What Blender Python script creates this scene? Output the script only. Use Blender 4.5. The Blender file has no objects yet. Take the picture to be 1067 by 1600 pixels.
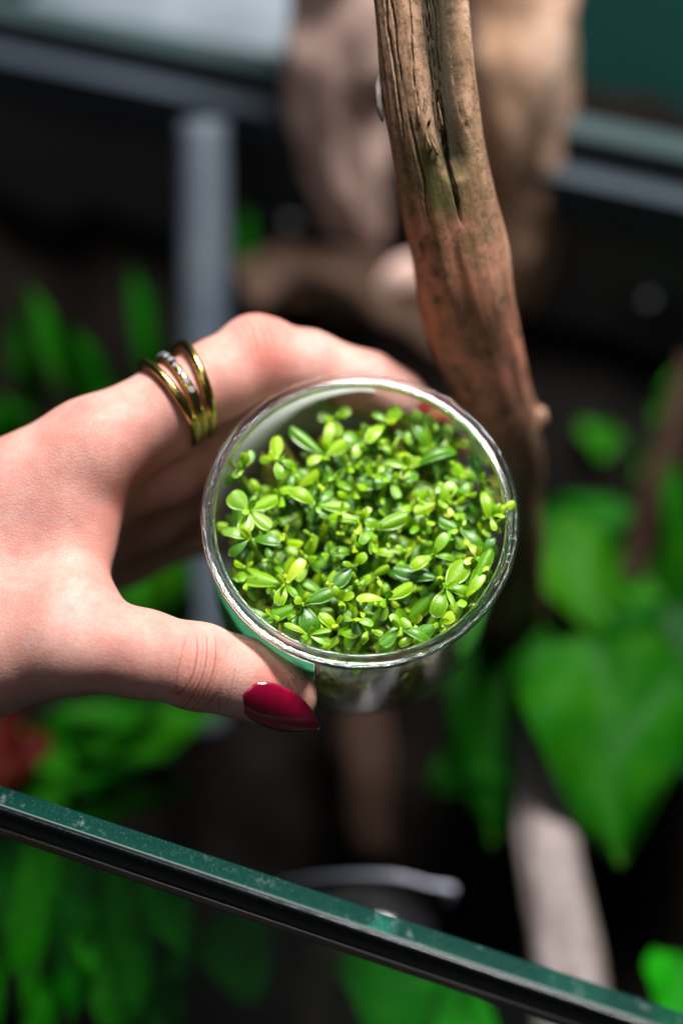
import bpy, math, random
import numpy as np
from mathutils import Vector, Matrix
random.seed(7); rng = np.random.default_rng(11)
S = 0.01                                    # everything below is laid out in centimetres
sc = bpy.context.scene
# ------------------------------------------------------------------ camera
PITCH = math.radians(50); FPX = 2667.0; W, H = 1067.0, 1600.0
CAM = np.array([0., 0., 70.])
RT = np.array([1., 0, 0]); UP = np.array([0, math.sin(PITCH), math.cos(PITCH)])
FW = np.array([0, math.cos(PITCH), -math.sin(PITCH)])
cd = bpy.data.cameras.new('camera'); cam = bpy.data.objects.new('camera', cd)
sc.collection.objects.link(cam); sc.camera = cam
cam.location = Vector(CAM * S); cam.rotation_euler = (math.pi / 2 - PITCH, 0, 0)
cd.sensor_fit = 'VERTICAL'; cd.sensor_height = 36.0; cd.lens = FPX / H * 36.0
cd.clip_start = 0.01; cd.clip_end = 50
cd.dof.use_dof = True; cd.dof.focus_distance = 0.394; cd.dof.aperture_fstop = 2.6
# ------------------------------------------------------------------ light
w = bpy.data.worlds.new('World'); sc.world = w; w.use_nodes = True
w.node_tree.nodes['Background'].inputs[0].default_value = (0.55, 0.68, 0.9, 1)
w.node_tree.nodes['Background'].inputs[1].default_value = 0.028
def lamp(name, loc, target, sx, sy, power, col):
    l = bpy.data.lights.new(name, 'AREA'); l.shape = 'RECTANGLE'; l.size = sx * S; l.size_y = sy * S
    l.energy = power; l.color = col
    o = bpy.data.objects.new(name, l); sc.collection.objects.link(o)
    o.location = Vector(loc) * S
    o.rotation_euler = (Vector(target) - Vector(loc)).to_track_quat('-Z', 'Y').to_euler()
    return o
lamp('tank_lamp', (13, 50, 103), (0, 30, 38), 30, 13, 18.0, (1.0, 0.97, 0.95))
lamp('front_fill', (-28, -14, 118), (0, 30, 38), 45, 45, 1.3, (0.9, 0.95, 1.0))  # fill light added near the camera to lift shaded fronts and the finger gap
vs = sc.view_settings; vs.view_transform = 'Standard'; vs.look = 'None'; vs.exposure = 0.0; vs.gamma = 1.0
sc.render.engine = 'CYCLES'
try:
    sc.cycles.max_bounces = 14; sc.cycles.transparent_max_bounces = 24; sc.cycles.transmission_bounces = 10
except Exception: pass
sc.render.resolution_x, sc.render.resolution_y = 682, 1024

# ------------------------------------------------------------------ helpers
def P(px, py, d):
    return CAM + d * (FW + (px - W / 2) / FPX * RT - (py - H / 2) / FPX * UP)
def ray_z(px, py, z):
    dr = FW + (px - W / 2) / FPX * RT - (py - H / 2) / FPX * UP
    return CAM + dr * ((z - CAM[2]) / dr[2])
def unit(v): v = np.asarray(v, float); return v / (np.linalg.norm(v) + 1e-12)
ORIG = {}
def link(o, parent, org):
    sc.collection.objects.link(o)
    org = np.asarray(org, float); ORIG[o.name] = org
    if parent is not None:
        o.parent = parent; o.location = Vector((org - ORIG[parent.name]) * S)
    else: o.location = Vector(org * S)
def tag(o, label=None, cat=None, group=None, kind=None):
    if label: o['label'] = label
    if cat: o['category'] = cat
    if group: o['group'] = group
    if kind: o['kind'] = kind
    return o
def empty(name, org, **k):
    o = bpy.data.objects.new(name, None); o.empty_display_size = 0.01
    link(o, None, org); return tag(o, **k)
def mesh_data(name, v, f, mat, smooth=True, attrs=None):
    me = bpy.data.meshes.new(name)
    me.from_pydata([tuple(x) for x in (np.asarray(v) * S).tolist()], [], [tuple(int(i) for i in q) for q in f])
    if smooth: me.polygons.foreach_set('use_smooth', [True] * len(me.polygons))
    if mat: me.materials.append(mat)
    for n, a in (attrs or {}).items():
        at = me.attributes.new(n, 'FLOAT', 'POINT'); at.data.foreach_set('value', np.asarray(a, np.float32))
    me.update(); return me
def mk(name, v, f, mat, parent=None, smooth=True, org=None, attrs=None, **k):
    v = np.asarray(v, float)
    if org is None:
        org = (v.min(0) + v.max(0)) / 2
        if parent is None: org[2] = v[:, 2].min()
    o = bpy.data.objects.new(name, mesh_data(name, v - org, f, mat, smooth, attrs))
    link(o, parent, org); return tag(o, **k)
def grid_faces(nu, nv, wrap=False, flip=False):
    f = []
    for i in range(nu - 1):
        for j in range(nv if wrap else nv - 1):
            a, b = i * nv + j, i * nv + (j + 1) % nv
            q = (a, b, b + nv, a + nv); f.append(q[::-1] if flip else q)
    return f
def catmull(pts, n):
    pts = np.asarray(pts, float); p = np.vstack([2 * pts[0] - pts[1], pts, 2 * pts[-1] - pts[-2]])
    t = np.linspace(0, len(pts) - 1 - 1e-9, n); i = t.astype(int); u = (t - i)[:, None]
    a, b, c, d = p[i], p[i + 1], p[i + 2], p[i + 3]
    return .5 * (2 * b + (c - a) * u + (2 * a - 5 * b + 4 * c - d) * u**2 + (3 * b - a - 3 * c + d) * u**3)
def frames(c, hint):
    t = np.gradient(c, axis=0); t /= np.linalg.norm(t, axis=1)[:, None]
    n1 = np.asarray(hint) - (t @ np.asarray(hint))[:, None] * t; n1 /= np.linalg.norm(n1, axis=1)[:, None]
    return t, n1, np.cross(t, n1)
def tube(pts, rad, n=40, nv=14, hint=(0.13, -.9, .4), caps=True, disp=None):
    """pts: control points, rad: control radii; returns v, f"""
    c = catmull(np.column_stack([pts, rad]), n); r = c[:, 3]; c = c[:, :3]
    t, a, b = frames(c, hint); th = np.linspace(0, 2 * np.pi, nv, endpoint=False)
    R = np.repeat(r[:, None], nv, 1)
    if disp is not None: R = R + disp(np.linspace(0, 1, n)[:, None], th[None, :])
    v = c[:, None] + R[..., None] * (np.cos(th)[None, :, None] * a[:, None] + np.sin(th)[None, :, None] * b[:, None])
    v = v.reshape(-1, 3); f = grid_faces(n, nv, True)
    if caps: f += [tuple(range(nv))[::-1], tuple(range((n - 1) * nv, n * nv))]
    return v, f
def box(c0, c1, ax=None, org=(0, 0, 0)):
    ax = np.eye(3) if ax is None else ax
    v = np.array([[x, y, z] for x in (c0[0], c1[0]) for y in (c0[1], c1[1]) for z in (c0[2], c1[2])], float)
    return v @ ax + np.asarray(org), [(0, 1, 3, 2), (4, 6, 7, 5), (0, 4, 5, 1), (2, 3, 7, 6), (0, 2, 6, 4), (1, 5, 7, 3)]
def vnoise(p, seed=0):
    """smooth value noise in 3D, p (...,3)"""
    p = np.asarray(p, float); i = np.floor(p).astype(np.int64); f = p - i; f = f * f * (3 - 2 * f)
    def h(x, y, z):
        n = (x * 374761393 + y * 668265263 + z * 2147483647 + seed * 974711) & 0xffffffff
        n = ((n ^ (n >> 13)) * 1274126177) & 0xffffffff
        return ((n ^ (n >> 16)) & 0xffff) / 65535.0
    r = 0
    for dx in (0, 1):
        for dy in (0, 1):
            for dz in (0, 1):
                wgt = (f[..., 0] if dx else 1 - f[..., 0]) * (f[..., 1] if dy else 1 - f[..., 1]) * (f[..., 2] if dz else 1 - f[..., 2])
                r = r + wgt * h(i[..., 0] + dx, i[..., 1] + dy, i[..., 2] + dz)
    return r * 2 - 1

# ------------------------------------------------------------------ materials
class M:
    def __init__(s, name):
        s.m = bpy.data.materials.new(name); s.m.use_nodes = True; s.t = s.m.node_tree
        s.b = s.t.nodes['Principled BSDF']; s.out = s.t.nodes['Material Output']; s.co = None
    def n(s, typ, ins=None, **props):
        x = s.t.nodes.new(typ)
        for k, v in props.items(): setattr(x, k, v)
        for k, v in (ins or {}).items():
            if hasattr(v, 'is_output'): s.t.links.new(v, x.inputs[k])
            else: x.inputs[k].default_value = v
        return x
    def coord(s):                                    # object space, in centimetres
        if s.co is None:
            s.co = s.n('ShaderNodeVectorMath', {0: s.n('ShaderNodeTexCoord').outputs['Object'], 1: (100, 100, 100)}, operation='MULTIPLY').outputs[0]
        return s.co
    def noise(s, scale, detail=4, rough=.55, stretch=None, dist=0):
        v = s.coord()
        if stretch: v = s.n('ShaderNodeVectorMath', {0: v, 1: stretch}, operation='MULTIPLY').outputs[0]
        return s.n('ShaderNodeTexNoise', {'Vector': v, 'Scale': scale, 'Detail': detail, 'Roughness': rough, 'Distortion': dist}).outputs['Fac']
    def attr(s, name): return s.n('ShaderNodeAttribute', attribute_name=name).outputs['Fac']
    def math(s, op, a, b=0.0, c=0.0, clamp=False):
        return s.n('ShaderNodeMath', {0: a, 1: b, 2: c}, operation=op, use_clamp=clamp).outputs[0]
    def ramp(s, fac, stops):
        r = s.n('ShaderNodeValToRGB', {0: fac}); e = r.color_ramp.elements
        while len(e) < len(stops): e.new(.5)
        for x, (p, c) in zip(e, stops): x.position = p; x.color = (*c, 1) if len(c) == 3 else c
        return r.outputs[0]
    def mr(s, v, a, b, c=0., d=1.): return s.n('ShaderNodeMapRange', {0: v, 1: a, 2: b, 3: c, 4: d}).outputs[0]
    def mix(s, fac, a, b, mode='MIX'):
        x = s.n('ShaderNodeMix', data_type='RGBA', blend_type=mode)
        for i, v in ((0, fac), (6, a), (7, b)):
            if hasattr(v, 'is_output'): s.t.links.new(v, x.inputs[i])
            else: x.inputs[i].default_value = v if i == 0 else (*v, 1)
        return x.outputs[2]
    def bump(s, h, dist_cm, strength=1., normal=None):
        d = {'Height': h, 'Distance': dist_cm * S, 'Strength': strength}
        if normal is not None: d['Normal'] = normal
        return s.n('ShaderNodeBump', d).outputs[0]
    def set(s, **k):
        for n_, v in k.items():
            i = s.b.inputs[n_.replace('_', ' ')]
            if hasattr(v, 'is_output'): s.t.links.new(v, i)
            else: i.default_value = (*v, 1) if isinstance(v, tuple) and len(v) == 3 and i.type == 'RGBA' else v
        return s
    def surf(s, sh): s.t.links.new(sh, s.out.inputs[0]); return s

def mat_skin():
    m = M('skin'); n1 = m.noise(.9, 4); n2 = m.noise(5, 5)
    base = m.mix(m.mr(n1, .35, .7), (.50, .275, .225), (.40, .17, .138))
    base = m.mix(m.math('MULTIPLY', m.mr(n2, .45, .75), .35), base, (.36, .14, .105))
    base = m.mix(m.math('MULTIPLY', m.mr(m.noise(2.4, 5, .65), .52, .72), .4), base, (.50, .16, .12))
    base = m.mix(m.math('MULTIPLY', m.mr(m.noise(.8, 2, .4, (1, 1, 2.2), 1.2), .56, .62), .16), base, (.33, .25, .25))
    base = m.mix(m.attr('red'), base, (.50, .09, .06))
    vor = m.n('ShaderNodeTexVoronoi', {'Vector': m.coord(), 'Scale': 11.0}, feature='DISTANCE_TO_EDGE').outputs['Distance']
    fine = m.noise(24, 3)
    hgt = m.math('MULTIPLY_ADD', m.mr(vor, 0, .12), .35, m.math('MULTIPLY', fine, .5))
    b1 = m.bump(hgt, .02, .75)
    # finger-joint creases follow the joint coordinate carried by the mesh
    cu = m.attr('crease_u'); cm = m.attr('crease_m')
    wob = m.math('MULTIPLY_ADD', m.noise(2.2, 3), .06, cu)
    wv = m.math('ABSOLUTE', m.math('SINE', m.math('MULTIPLY', wob, 15.0)))
    g1 = m.mr(wv, 0, .16)
    wob2 = m.math('MULTIPLY_ADD', m.noise(3.4, 3), .07, cu)
    g2 = m.mr(m.math('ABSOLUTE', m.math('SINE', m.math('MULTIPLY', wob2, 31.0))), 0, .6)
    gr = m.math('MULTIPLY_ADD', g2, .3, g1)
    gr = m.math('MULTIPLY', m.math('SUBTRACT', gr, 1.3), cm)
    b2 = m.bump(gr, .045, .9, b1)
    dk = m.math('MULTIPLY', m.math('SUBTRACT', 1.0, g1), m.math('MULTIPLY', cm, .45))
    base = m.mix(dk, base, (.40, .13, .09))
    m.set(Base_Color=base, Roughness=m.mr(n2, .3, .8, .5, .66), Normal=b2, Subsurface_Weight=.35, Subsurface_Radius=(1., .32, .18), Subsurface_Scale=.004, Specular_IOR_Level=.32)
    return m.m
def mat_simple(name, col, rough=.5, metal=0., coat=0., var=None, vs_=3., bump=0., bs=8., spec=.5, stretch=None):
    m = M(name)
    c = col
    if var: c = m.mix(m.mr(m.noise(vs_, 5, stretch=stretch), .35, .65), col, var)
    m.set(Base_Color=c, Roughness=rough, Metallic=metal, Coat_Weight=coat, Specular_IOR_Level=spec)
    if bump: m.set(Normal=m.bump(m.noise(bs, 5, stretch=stretch), bump))
    return m.m
def mat_thin(name, tint, haze=0., rough=.04, hazecol=(.6, .65, .66), scratch=True, base=.075):
    """thin clear sheet: lets light through, mirrors at grazing angles"""
    m = M(name)
    tr = m.n('ShaderNodeBsdfTransparent', {'Color': (*tint, 1)}).outputs[0]
    gl = m.n('ShaderNodeBsdfGlossy', {'Color': (1, 1, 1, 1), 'Roughness': rough}).outputs[0]
    if scratch: m.t.links.new(m.bump(m.noise(2.2, 4), .012, .6), m.t.nodes[-1].inputs['Normal'])
    fac = m.n('ShaderNodeLayerWeight', {'Blend': .5}).outputs['Facing']
    fac = m.math('MULTIPLY_ADD', m.math('POWER', fac, 3.2), .9, base, clamp=True)
    sh = m.n('ShaderNodeMixShader', {0: fac, 1: tr, 2: gl}).outputs[0]
    if haze:
        df = m.n('ShaderNodeMixShader', {0: .6, 1: m.n('ShaderNodeBsdfDiffuse', {'Color': (*hazecol, 1)}).outputs[0], 2: m.n('ShaderNodeBsdfTranslucent', {'Color': (*hazecol, 1)}).outputs[0]}).outputs[0]
        sh = m.n('ShaderNodeMixShader', {0: m.math('MULTIPLY', m.mr(m.noise(1.1, 4), .4, .75), haze), 1: sh, 2: df}).outputs[0]
    return m.surf(sh).m
def mat_leaf(name, stops, rough=.33, trans=.35, veins=20., tipcol=(.05, .035, .03), coat=.6, spec=.6, nz=(3.5, 3), nz_amp=.25):
    """fleshy leaf: per-leaf hue, darker tip margin, midrib groove"""
    m = M(name)
    rnd = m.n('ShaderNodeObjectInfo').outputs['Random']
    c = m.ramp(m.math('MULTIPLY_ADD', m.noise(*nz), nz_amp, m.math('SUBTRACT', rnd, nz_amp / 2)), stops)
    c = m.mix(m.math('MULTIPLY', m.mr(m.attr('lv'), .0, .10, 1., 0.), .25), c, (.02, .10, .01))
    u = m.math('MULTIPLY_ADD', m.noise(5, 2), .10, m.attr('lu'))
    c = m.mix(m.math('MULTIPLY', m.mr(u, .97, 1.06), .8), c, tipcol)
    bmp = m.bump(m.math('ADD', m.noise(veins, 4), m.math('MULTIPLY', m.mr(m.attr('lv'), 0., .1), .2)), .02, .7)
    m.set(Base_Color=c, Roughness=m.mr(m.noise(7, 3), .35, .7, rough * .8, rough * 1.4), Normal=bmp, Specular_IOR_Level=spec, Coat_Weight=coat, Coat_Roughness=.26)
    tl = m.n('ShaderNodeBsdfTranslucent', {'Color': c, 'Normal': bmp}).outputs[0]
    return m.surf(m.n('ShaderNodeMixShader', {0: trans, 1: m.b.outputs[0], 2: tl}).outputs[0]).m

MAT = {}
MAT['skin'] = mat_skin()
MAT['polish'] = mat_simple('nail_polish', (.16, .001, .014), .14, coat=1.0, var=(.22, .0015, .024), vs_=2, spec=.7)
MAT['gold'] = mat_simple('gold', (.50, .37, .10), .2, metal=1., bump=.004, bs=20)
MAT['gem'] = mat_simple('gem', (.75, .75, .85), .05, metal=.75)
MAT['wall'] = mat_thin('clear_plastic', (.95, .975, .965), haze=.14, rough=.06)
def mat_paper(name, col, tcol, fac):
    m = M(name); m.set(Base_Color=m.mix(m.mr(m.noise(.9, 4), .4, .65), col, tuple(x * 1.3 for x in col)), Roughness=.35)
    tl = m.n('ShaderNodeBsdfTranslucent', {'Color': (*tcol, 1)}).outputs[0]
    return m.surf(m.n('ShaderNodeMixShader', {0: fac, 1: m.b.outputs[0], 2: tl}).outputs[0]).m
MAT['label'] = mat_paper('label_print', (.003, .085, .045), (.10, .42, .22), .5)
MAT['backing'] = mat_paper('label_backing', (.80, .90, .83), (.97, 1., .97), .7)
m = M('rim_plastic')
m.set(Base_Color=(.97, .98, 1.), Roughness=m.mr(m.noise(9, 4), .4, .75, .015, .07), IOR=1.5, Transmission_Weight=1.0,
      Normal=m.bump(m.math('ADD', m.math('MULTIPLY', m.noise(2.5, 2), .5), m.math('MULTIPLY', m.mr(m.noise(26, 3), .58, .7), .5)), .008, .6))
MAT['rim'] = m.m
MAT['young'] = mat_leaf('young_leaf', [(0., (.20, .50, .004)), (.45, (.34, .61, .005)), (.8, (.40, .65, .008)), (1., (.58, .73, .03))], .3, .5)
MAT['mid'] = mat_leaf('mature_leaf', [(0., (.06, .24, .003)), (.4, (.12, .36, .004)), (.8, (.20, .46, .005)), (1., (.30, .54, .008))], .3, .5)
MAT['stem'] = mat_simple('sprig_stem', (.17, .36, .03), .4, var=(.30, .42, .05), vs_=2)
MAT['root'] = mat_simple('roots', (.50, .56, .03), .5, var=(.46, .30, .10), vs_=1)
MAT['soil'] = mat_simple('wet_soil', (.002, .0017, .0015), .7, var=(.005, .003, .002), vs_=.35, bump=.25, bs=1.6, spec=.06)
MAT['stone'] = mat_simple('wet_stone', (.012, .012, .015), .08, coat=1., var=(.03, .026, .028), vs_=.8, bump=.03, bs=2.)
def mat_wood(name, cols, moss=0., scale=1.):
    m = M(name); st = (1, 1, .22)
    cx_ = m.n('ShaderNodeCombineXYZ', {0: m.attr('tx'), 1: m.attr('ty'), 2: m.attr('tz')}); m.co = cx_.outputs[0]
    a = m.ramp(m.noise(1.5 * scale, 6, .6, st), [(.28, cols[0]), (.45, cols[1]), (.6, cols[2]), (.78, cols[3])])
    a = m.mix(m.math('MULTIPLY', m.mr(m.noise(6 * scale, 6, .7), .47, .62), .65), a, cols[0])
    a = m.mix(m.math('MULTIPLY', m.attr('pink'), m.mr(m.noise(2.2, 4), .3, .6)), a, (.50, .20, .13))
    a = m.mix(m.math('MULTIPLY', m.attr('moss'), m.mr(m.noise(3.0, 4), .3, .6)), a, (.055, .062, .018))
    a = m.mix(m.attr('rot'), a, (.024, .019, .011))
    fib = m.noise(7 * scale, 6, .6, (1, 1, .12))
    m.set(Base_Color=a, Roughness=.8, Specular_IOR_Level=.06, Normal=m.bump(m.math('ADD', fib, m.math('MULTIPLY', m.noise(16 * scale, 4), .25)), .045, .75))
    return m.m
MAT['branch'] = mat_wood('branch_wood', [(.05, .030, .018), (.19, .115, .068), (.32, .195, .125), (.46, .33, .24)])
MAT['drift_pink'] = mat_wood('pale_driftwood', [(.46, .31, .26), (.56, .39, .33), (.64, .46, .40), (.66, .50, .45)], scale=.4)
MAT['drift_orange'] = mat_wood('orange_driftwood', [(.24, .13, .08), (.46, .28, .18), (.58, .38, .27), (.58, .45, .37)], scale=.4)
MAT['drift_grey'] = mat_wood('grey_driftwood', [(.13, .105, .095), (.20, .165, .155), (.25, .21, .205), (.29, .25, .24)], scale=.5)
MAT['drift_dark'] = mat_wood('dark_driftwood', [(.02, .011, .007), (.045, .026, .018), (.075, .046, .034), (.11, .075, .062)], scale=.4)
MAT['bgleaf'] = mat_leaf('broad_leaf', spec=.1, stops=[(0., (.001, .05, .001)), (.5, (.004, .11, .001)), (1., (.02, .17, .002))], rough=.55, trans=.4, coat=0., nz=(.7, 3), nz_amp=1.2, veins=4., tipcol=(.02, .10, .01))
MAT['bglime'] = mat_leaf('lime_leaf', spec=.1, stops=[(0., (.002, .05, .001)), (.5, (.006, .10, .001)), (1., (.025, .15, .002))], rough=.55, trans=.4, coat=0., nz=(.7, 3), nz_amp=1.2, veins=4., tipcol=(.05, .16, .01))
MAT['bgleaf_lit'] = mat_leaf('broad_leaf_lit', spec=.1, stops=[(0., (.002, .09, .001)), (.5, (.006, .24, .002)), (1., (.03, .36, .003))], rough=.6, trans=.35, coat=0., nz=(.7, 3), nz_amp=1.2, veins=4., tipcol=(.02, .10, .01))  # broad leaf in brighter green, light painted in for leaves in the hand's shadow
MAT['bgred'] = mat_leaf('red_leaf', [(0., (.04, .002, .002)), (1., (.06, .007, .005))], .6, .3, coat=0., nz=(.7, 3), nz_amp=1.2, veins=4., spec=.05)
MAT['pipe'] = mat_simple('grey_pipe', (.030, .042, .058), .6, var=(.06, .075, .09), vs_=.3, spec=.3)
MAT['highlight'] = mat_simple('pale_highlight', (.62, .62, .78), .2, coat=.5)
MAT['pane'] = mat_thin('tank_glass', (.90, .97, .94), rough=.01, scratch=False, base=.02)
m = M('glass_edge')
d_ = m.mr(m.noise(38, 2), .66, .72); st_ = m.mr(m.noise(1.4, 5), .5, .62); st2 = m.mr(m.noise(4.5, 5, .6), .55, .66)
m.set(Base_Color=m.mix(m.math('MAXIMUM', m.math('MULTIPLY', d_, .5), m.math('MULTIPLY', m.math('MULTIPLY', st_, st2), .3)), (.004, .050, .038), (.42, .5, .46)), Roughness=.5, Specular_IOR_Level=.02)
tr_ = m.n('ShaderNodeBsdfTransparent', {'Color': (.22, .62, .52, 1)}).outputs[0]
m.surf(m.n('ShaderNodeMixShader', {0: .5, 1: m.b.outputs[0], 2: tr_}).outputs[0])
MAT['edge'] = m.m
m = M('dark_glass_band')
d_ = m.mr(m.noise(30, 2), .69, .74)
m.set(Base_Color=m.mix(m.math('MULTIPLY', d_, .35), (.004, .006, .006), (.4, .42, .4)), Roughness=m.mr(m.noise(1.1, 4), .4, .65, .06, .22), Coat_Weight=.6, Normal=m.bump(m.noise(.9, 3), .08, .8))
MAT['band'] = m.m
MAT['reflection'] = mat_simple('brown_reflection', (.06, .034, .020), .25, coat=.5, var=(.12, .09, .075), vs_=.4)
MAT['backpane'] = mat_simple('back_glass', (.045, .048, .055), .4, var=(.075, .07, .07), vs_=.12)
MAT['backedge'] = mat_simple('back_glass_edge', (.026, .042, .047), .5, var=(.018, .034, .036), vs_=.15, spec=.3)
MAT['backtrim'] = mat_simple('back_trim', (.030, .040, .055), .5, var=(.022, .032, .042), vs_=.15, spec=.3)
MAT['teal'] = mat_simple('teal_wall', (.004, .055, .048), .6, var=(.006, .07, .06), vs_=.1)
MAT['white'] = mat_simple('white_board', (.05, .065, .08), .5, var=(.20, .235, .265), vs_=.10)

# ------------------------------------------------------------------ setting: tank
RIMZ = 35.2
fA, fB = ray_z(0, 1259, RIMZ), ray_z(1067, 1618, RIMZ)           # front top edge of the near pane
fdir = unit(fB - fA); fin = unit(np.cross([0, 0, 1], fdir))       # into the tank
fmid = (fA + fB) / 2
AXF = np.array([fdir, fin, [0, 0, 1]])
bA, bB = ray_z(180, 70, RIMZ), ray_z(1067, 256, RIMZ)
bdir = unit(bB - bA); bin_ = unit(np.cross([0, 0, 1], bdir)); bmid = (bA + bB) / 2
AXB = np.array([bdir, bin_, [0, 0, 1]])
def ground_z(x, y): 
    s = (np.stack([x, y, 0 * x], -1) - fmid) @ fin
    return 10.0 + .60 * np.clip(s, 0, 40)
xs = np.linspace(-34, 34, 120); ys = np.linspace(-4, 36, 80)
X, Y = np.meshgrid(xs, ys, indexing='ij'); G = fmid + X[..., None] * fdir + Y[..., None] * fin
keep_back = (bmid - G) @ bin_
zz = ground_z(G[..., 0], G[..., 1]); pp = np.stack([G[..., 0], G[..., 1], zz], -1)
zz = zz + vnoise(pp * .35, 3) * .8 + vnoise(pp * 1.1, 5) * .35 + vnoise(pp * 3.0, 6) * .12
G[..., 2] = zz
mk('tank_soil', G.reshape(-1, 3), grid_faces(120, 80, flip=True), MAT['soil'], kind='structure')
MAT['table'] = mat_simple('dark_table', (.02, .02, .02), .6, spec=.2)
v, f = box((-60, -60, -.5), (60, 90, 0), org=(0, 0, 4)); mk('table', v, f, MAT['table'], smooth=False, kind='structure')
v, f = box((-90, 30, -40), (90, 31, 60), AXB, bmid); mk('back_wall', v, f, MAT['teal'], smooth=False, kind='structure')

o = empty('glass_pane', fmid * (1, 1, 0) + np.array([0, 0, 5.]), label='clear glass front pane of the tank with a green top edge crossing the foreground', cat='glass pane')
v, f = box((-34, .06, -30), (34, .07, -.62), AXF, fmid); mk('pane', v, f, MAT['pane'], o, False)
# top edge: a strip with softly bevelled long sides
def strip(profile, L=34, n=60, wob=.0):
    pr = np.array(profile); k = len(pr); v = []
    for i, x in enumerate(np.linspace(-L, L, n)):
        for (a, b) in pr: v.append(fmid + x * fdir + a * fin + np.array([0, 0, b]))
    f = grid_faces(n, k, True, flip=True) + [tuple(range(k)), tuple(range((n - 1) * k, n * k))[::-1]]
    return np.array(v), f
v, f = strip([(.0, -.05), (.04, 0), (.47, 0), (.52, -.06), (.52, -.6), (.0, -.6)]); mk('top_edge', v, f, MAT['edge'], o, False)
v, f = strip([(-.006, -.035), (.028, .006), (.05, .004), (.012, -.05)]); mk('arris_highlight', v, f, mat_simple('arris_highlight_grey', (.10, .13, .12), .25), o, True)  # paler strip on the glass corner, coloured as a highlight line
v, f = strip([(-.04, -.02), (-.10, -.10), (-.16, -.30), (-.20, -.52), (-.19, -.72), (-.10, -.84), (-.03, -.86), (-.012, -.5), (-.012, -.02)]); mk('dark_band', v, f, MAT['band'], o, True)
v, f = strip([(-.14, -.865), (-.19, -.95), (-.20, -1.1), (-.15, -1.2), (-.03, -1.22), (-.03, -.87)]); mk('reflection_line', v, f, MAT['reflection'], o, True)  # brown strip drawn for the reflection along the band's lower side

o = empty('glass_pane', bmid * (1, 1, 0) + np.array([0, 0, 5.]), label='dark slate back pane of the tank with a grey top edge, blurred', cat='glass pane')
v, f = box((-40, 0, -30), (40, .5, -.45), AXB, bmid); mk('pane', v, f, MAT['backpane'], o, False)
v, f = box((-40, -.04, -.44), (40, .95, .3), AXB, bmid); mk('top_edge', v, f, MAT['backedge'], o, False)
v, f = box((-40, -.9, -2.5), (40, -.02, -.9), AXB, bmid); mk('lower_trim', v, f, MAT['backtrim'], o, False)
# pale board beyond the back pane at the left
c0, c1 = P(40, 20, 63), P(470, 100, 63)
v, f = box((-14.5, 0, -6), (-1.2, 6, -1.2), AXB, bmid + bin_ * 2.0 + np.array([0, 0, .6])); mk('white_board', v, f, MAT['white'], smooth=False, label='pale bluish white board behind the back pane, top left', cat='board')

# ------------------------------------------------------------------ cup
CC = P(563, 806, 40.0)
nc = unit([.02, .375, .93]); CN = nc[0] * RT + nc[1] * UP - nc[2] * FW
E1 = unit(RT - (RT @ CN) * CN); E2 = np.cross(CN, E1)
def cup_pt(r, phi, h): return CC + r * (math.cos(phi) * E1 + math.sin(phi) * E2) + h * CN
def lathe(prof, nseg, closed=False, a0=0., a1=2 * np.pi):
    full = abs(a1 - a0 - 2 * np.pi) < 1e-6
    th = np.linspace(a0, a1, nseg, endpoint=not full); pr = np.array(prof, float); k = len(pr)
    d = np.cos(th)[:, None] * E1 + np.sin(th)[:, None] * E2
    v = CC + pr[None, :, 0, None] * d[:, None] + pr[None, :, 1, None] * CN
    f = []
    for i in range(nseg if full else nseg - 1):
        for j in range(k if closed else k - 1):
            a, b = i * k + j, ((i + 1) % nseg) * k + j
            c_, d_ = ((i + 1) % nseg) * k + (j + 1) % k, i * k + (j + 1) % k
            f.append((a, b, c_, d_))
    return v.reshape(-1, 3), f
def wall_r(h): return 3.62 + .012 * (h + .3)
cup = empty('plastic_cup', CC - 4.9 * CN, label='clear round plastic cup full of green sprigs held in the hand', cat='cup')
prof = [(wall_r(-.16), -.16)] + [(wall_r(h), h) for h in np.linspace(-.6, -4.4, 12)] + [(3.55, -4.60), (3.47, -4.76), (3.32, -4.87), (2.7, -4.9), (2.6, -4.8), (1.2, -4.76), (0.01, -4.76)]
v, f = lathe(prof, 128); mk('cup_wall', v, f, MAT['wall'], cup)
prof = [(3.405, -.14), (3.395, -.04), (3.40, .02), (3.425, .045), (3.455, .04), (3.475, .012), (3.50, -.02), (3.53, -.035), (3.60, -.035), (3.645, -.015), (3.665, .025), (3.695, .04), (3.72, .025), (3.735, -.03), (3.73, -.10), (3.70, -.14), (3.62, -.14), (3.53, -.15), (3.49, -.18), (3.43, -.18)]
v, f = lathe(prof, 256, True)
q = v - CC; ang = np.arctan2(q @ E2, q @ E1); rr = np.hypot(q @ E1, q @ E2)
wv = vnoise(np.stack([np.cos(ang) * 14, np.sin(ang) * 14, rr * 3], -1), 8) * .005 + vnoise(np.stack([np.cos(ang) * 50, np.sin(ang) * 50, rr * 9], -1), 9) * .016 * (rr > 3.64)
v = v + (q / np.linalg.norm(q, axis=1)[:, None]) * wv[:, None]
mk('cup_rim', v, f, MAT['rim'], cup)
A0, A1 = math.radians(84), math.radians(253)
prof = [(wall_r(h) + .035, h) for h in np.linspace(-.42, -4.3, 10)]
AM = math.radians(172)
v, f = lathe(prof, 60, False, AM, A1); lab = mk('label', v, f, MAT['label'], cup)
prof = [(wall_r(h) + .018, h) for h in np.linspace(-.42, -4.3, 10)]
v, f = lathe(prof, 90, False, A0, A1); mk('label_backing', v, f, MAT['backing'], lab)
MAT['panel'] = mat_paper('label_paled_print', (.62, .70, .64), (.95, 1., .95), .7)  # back stretch of the label, made pale so the inside looks lit through
prof = [(wall_r(h) + .035, h) for h in np.linspace(-.42, -4.3, 10)]
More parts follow.
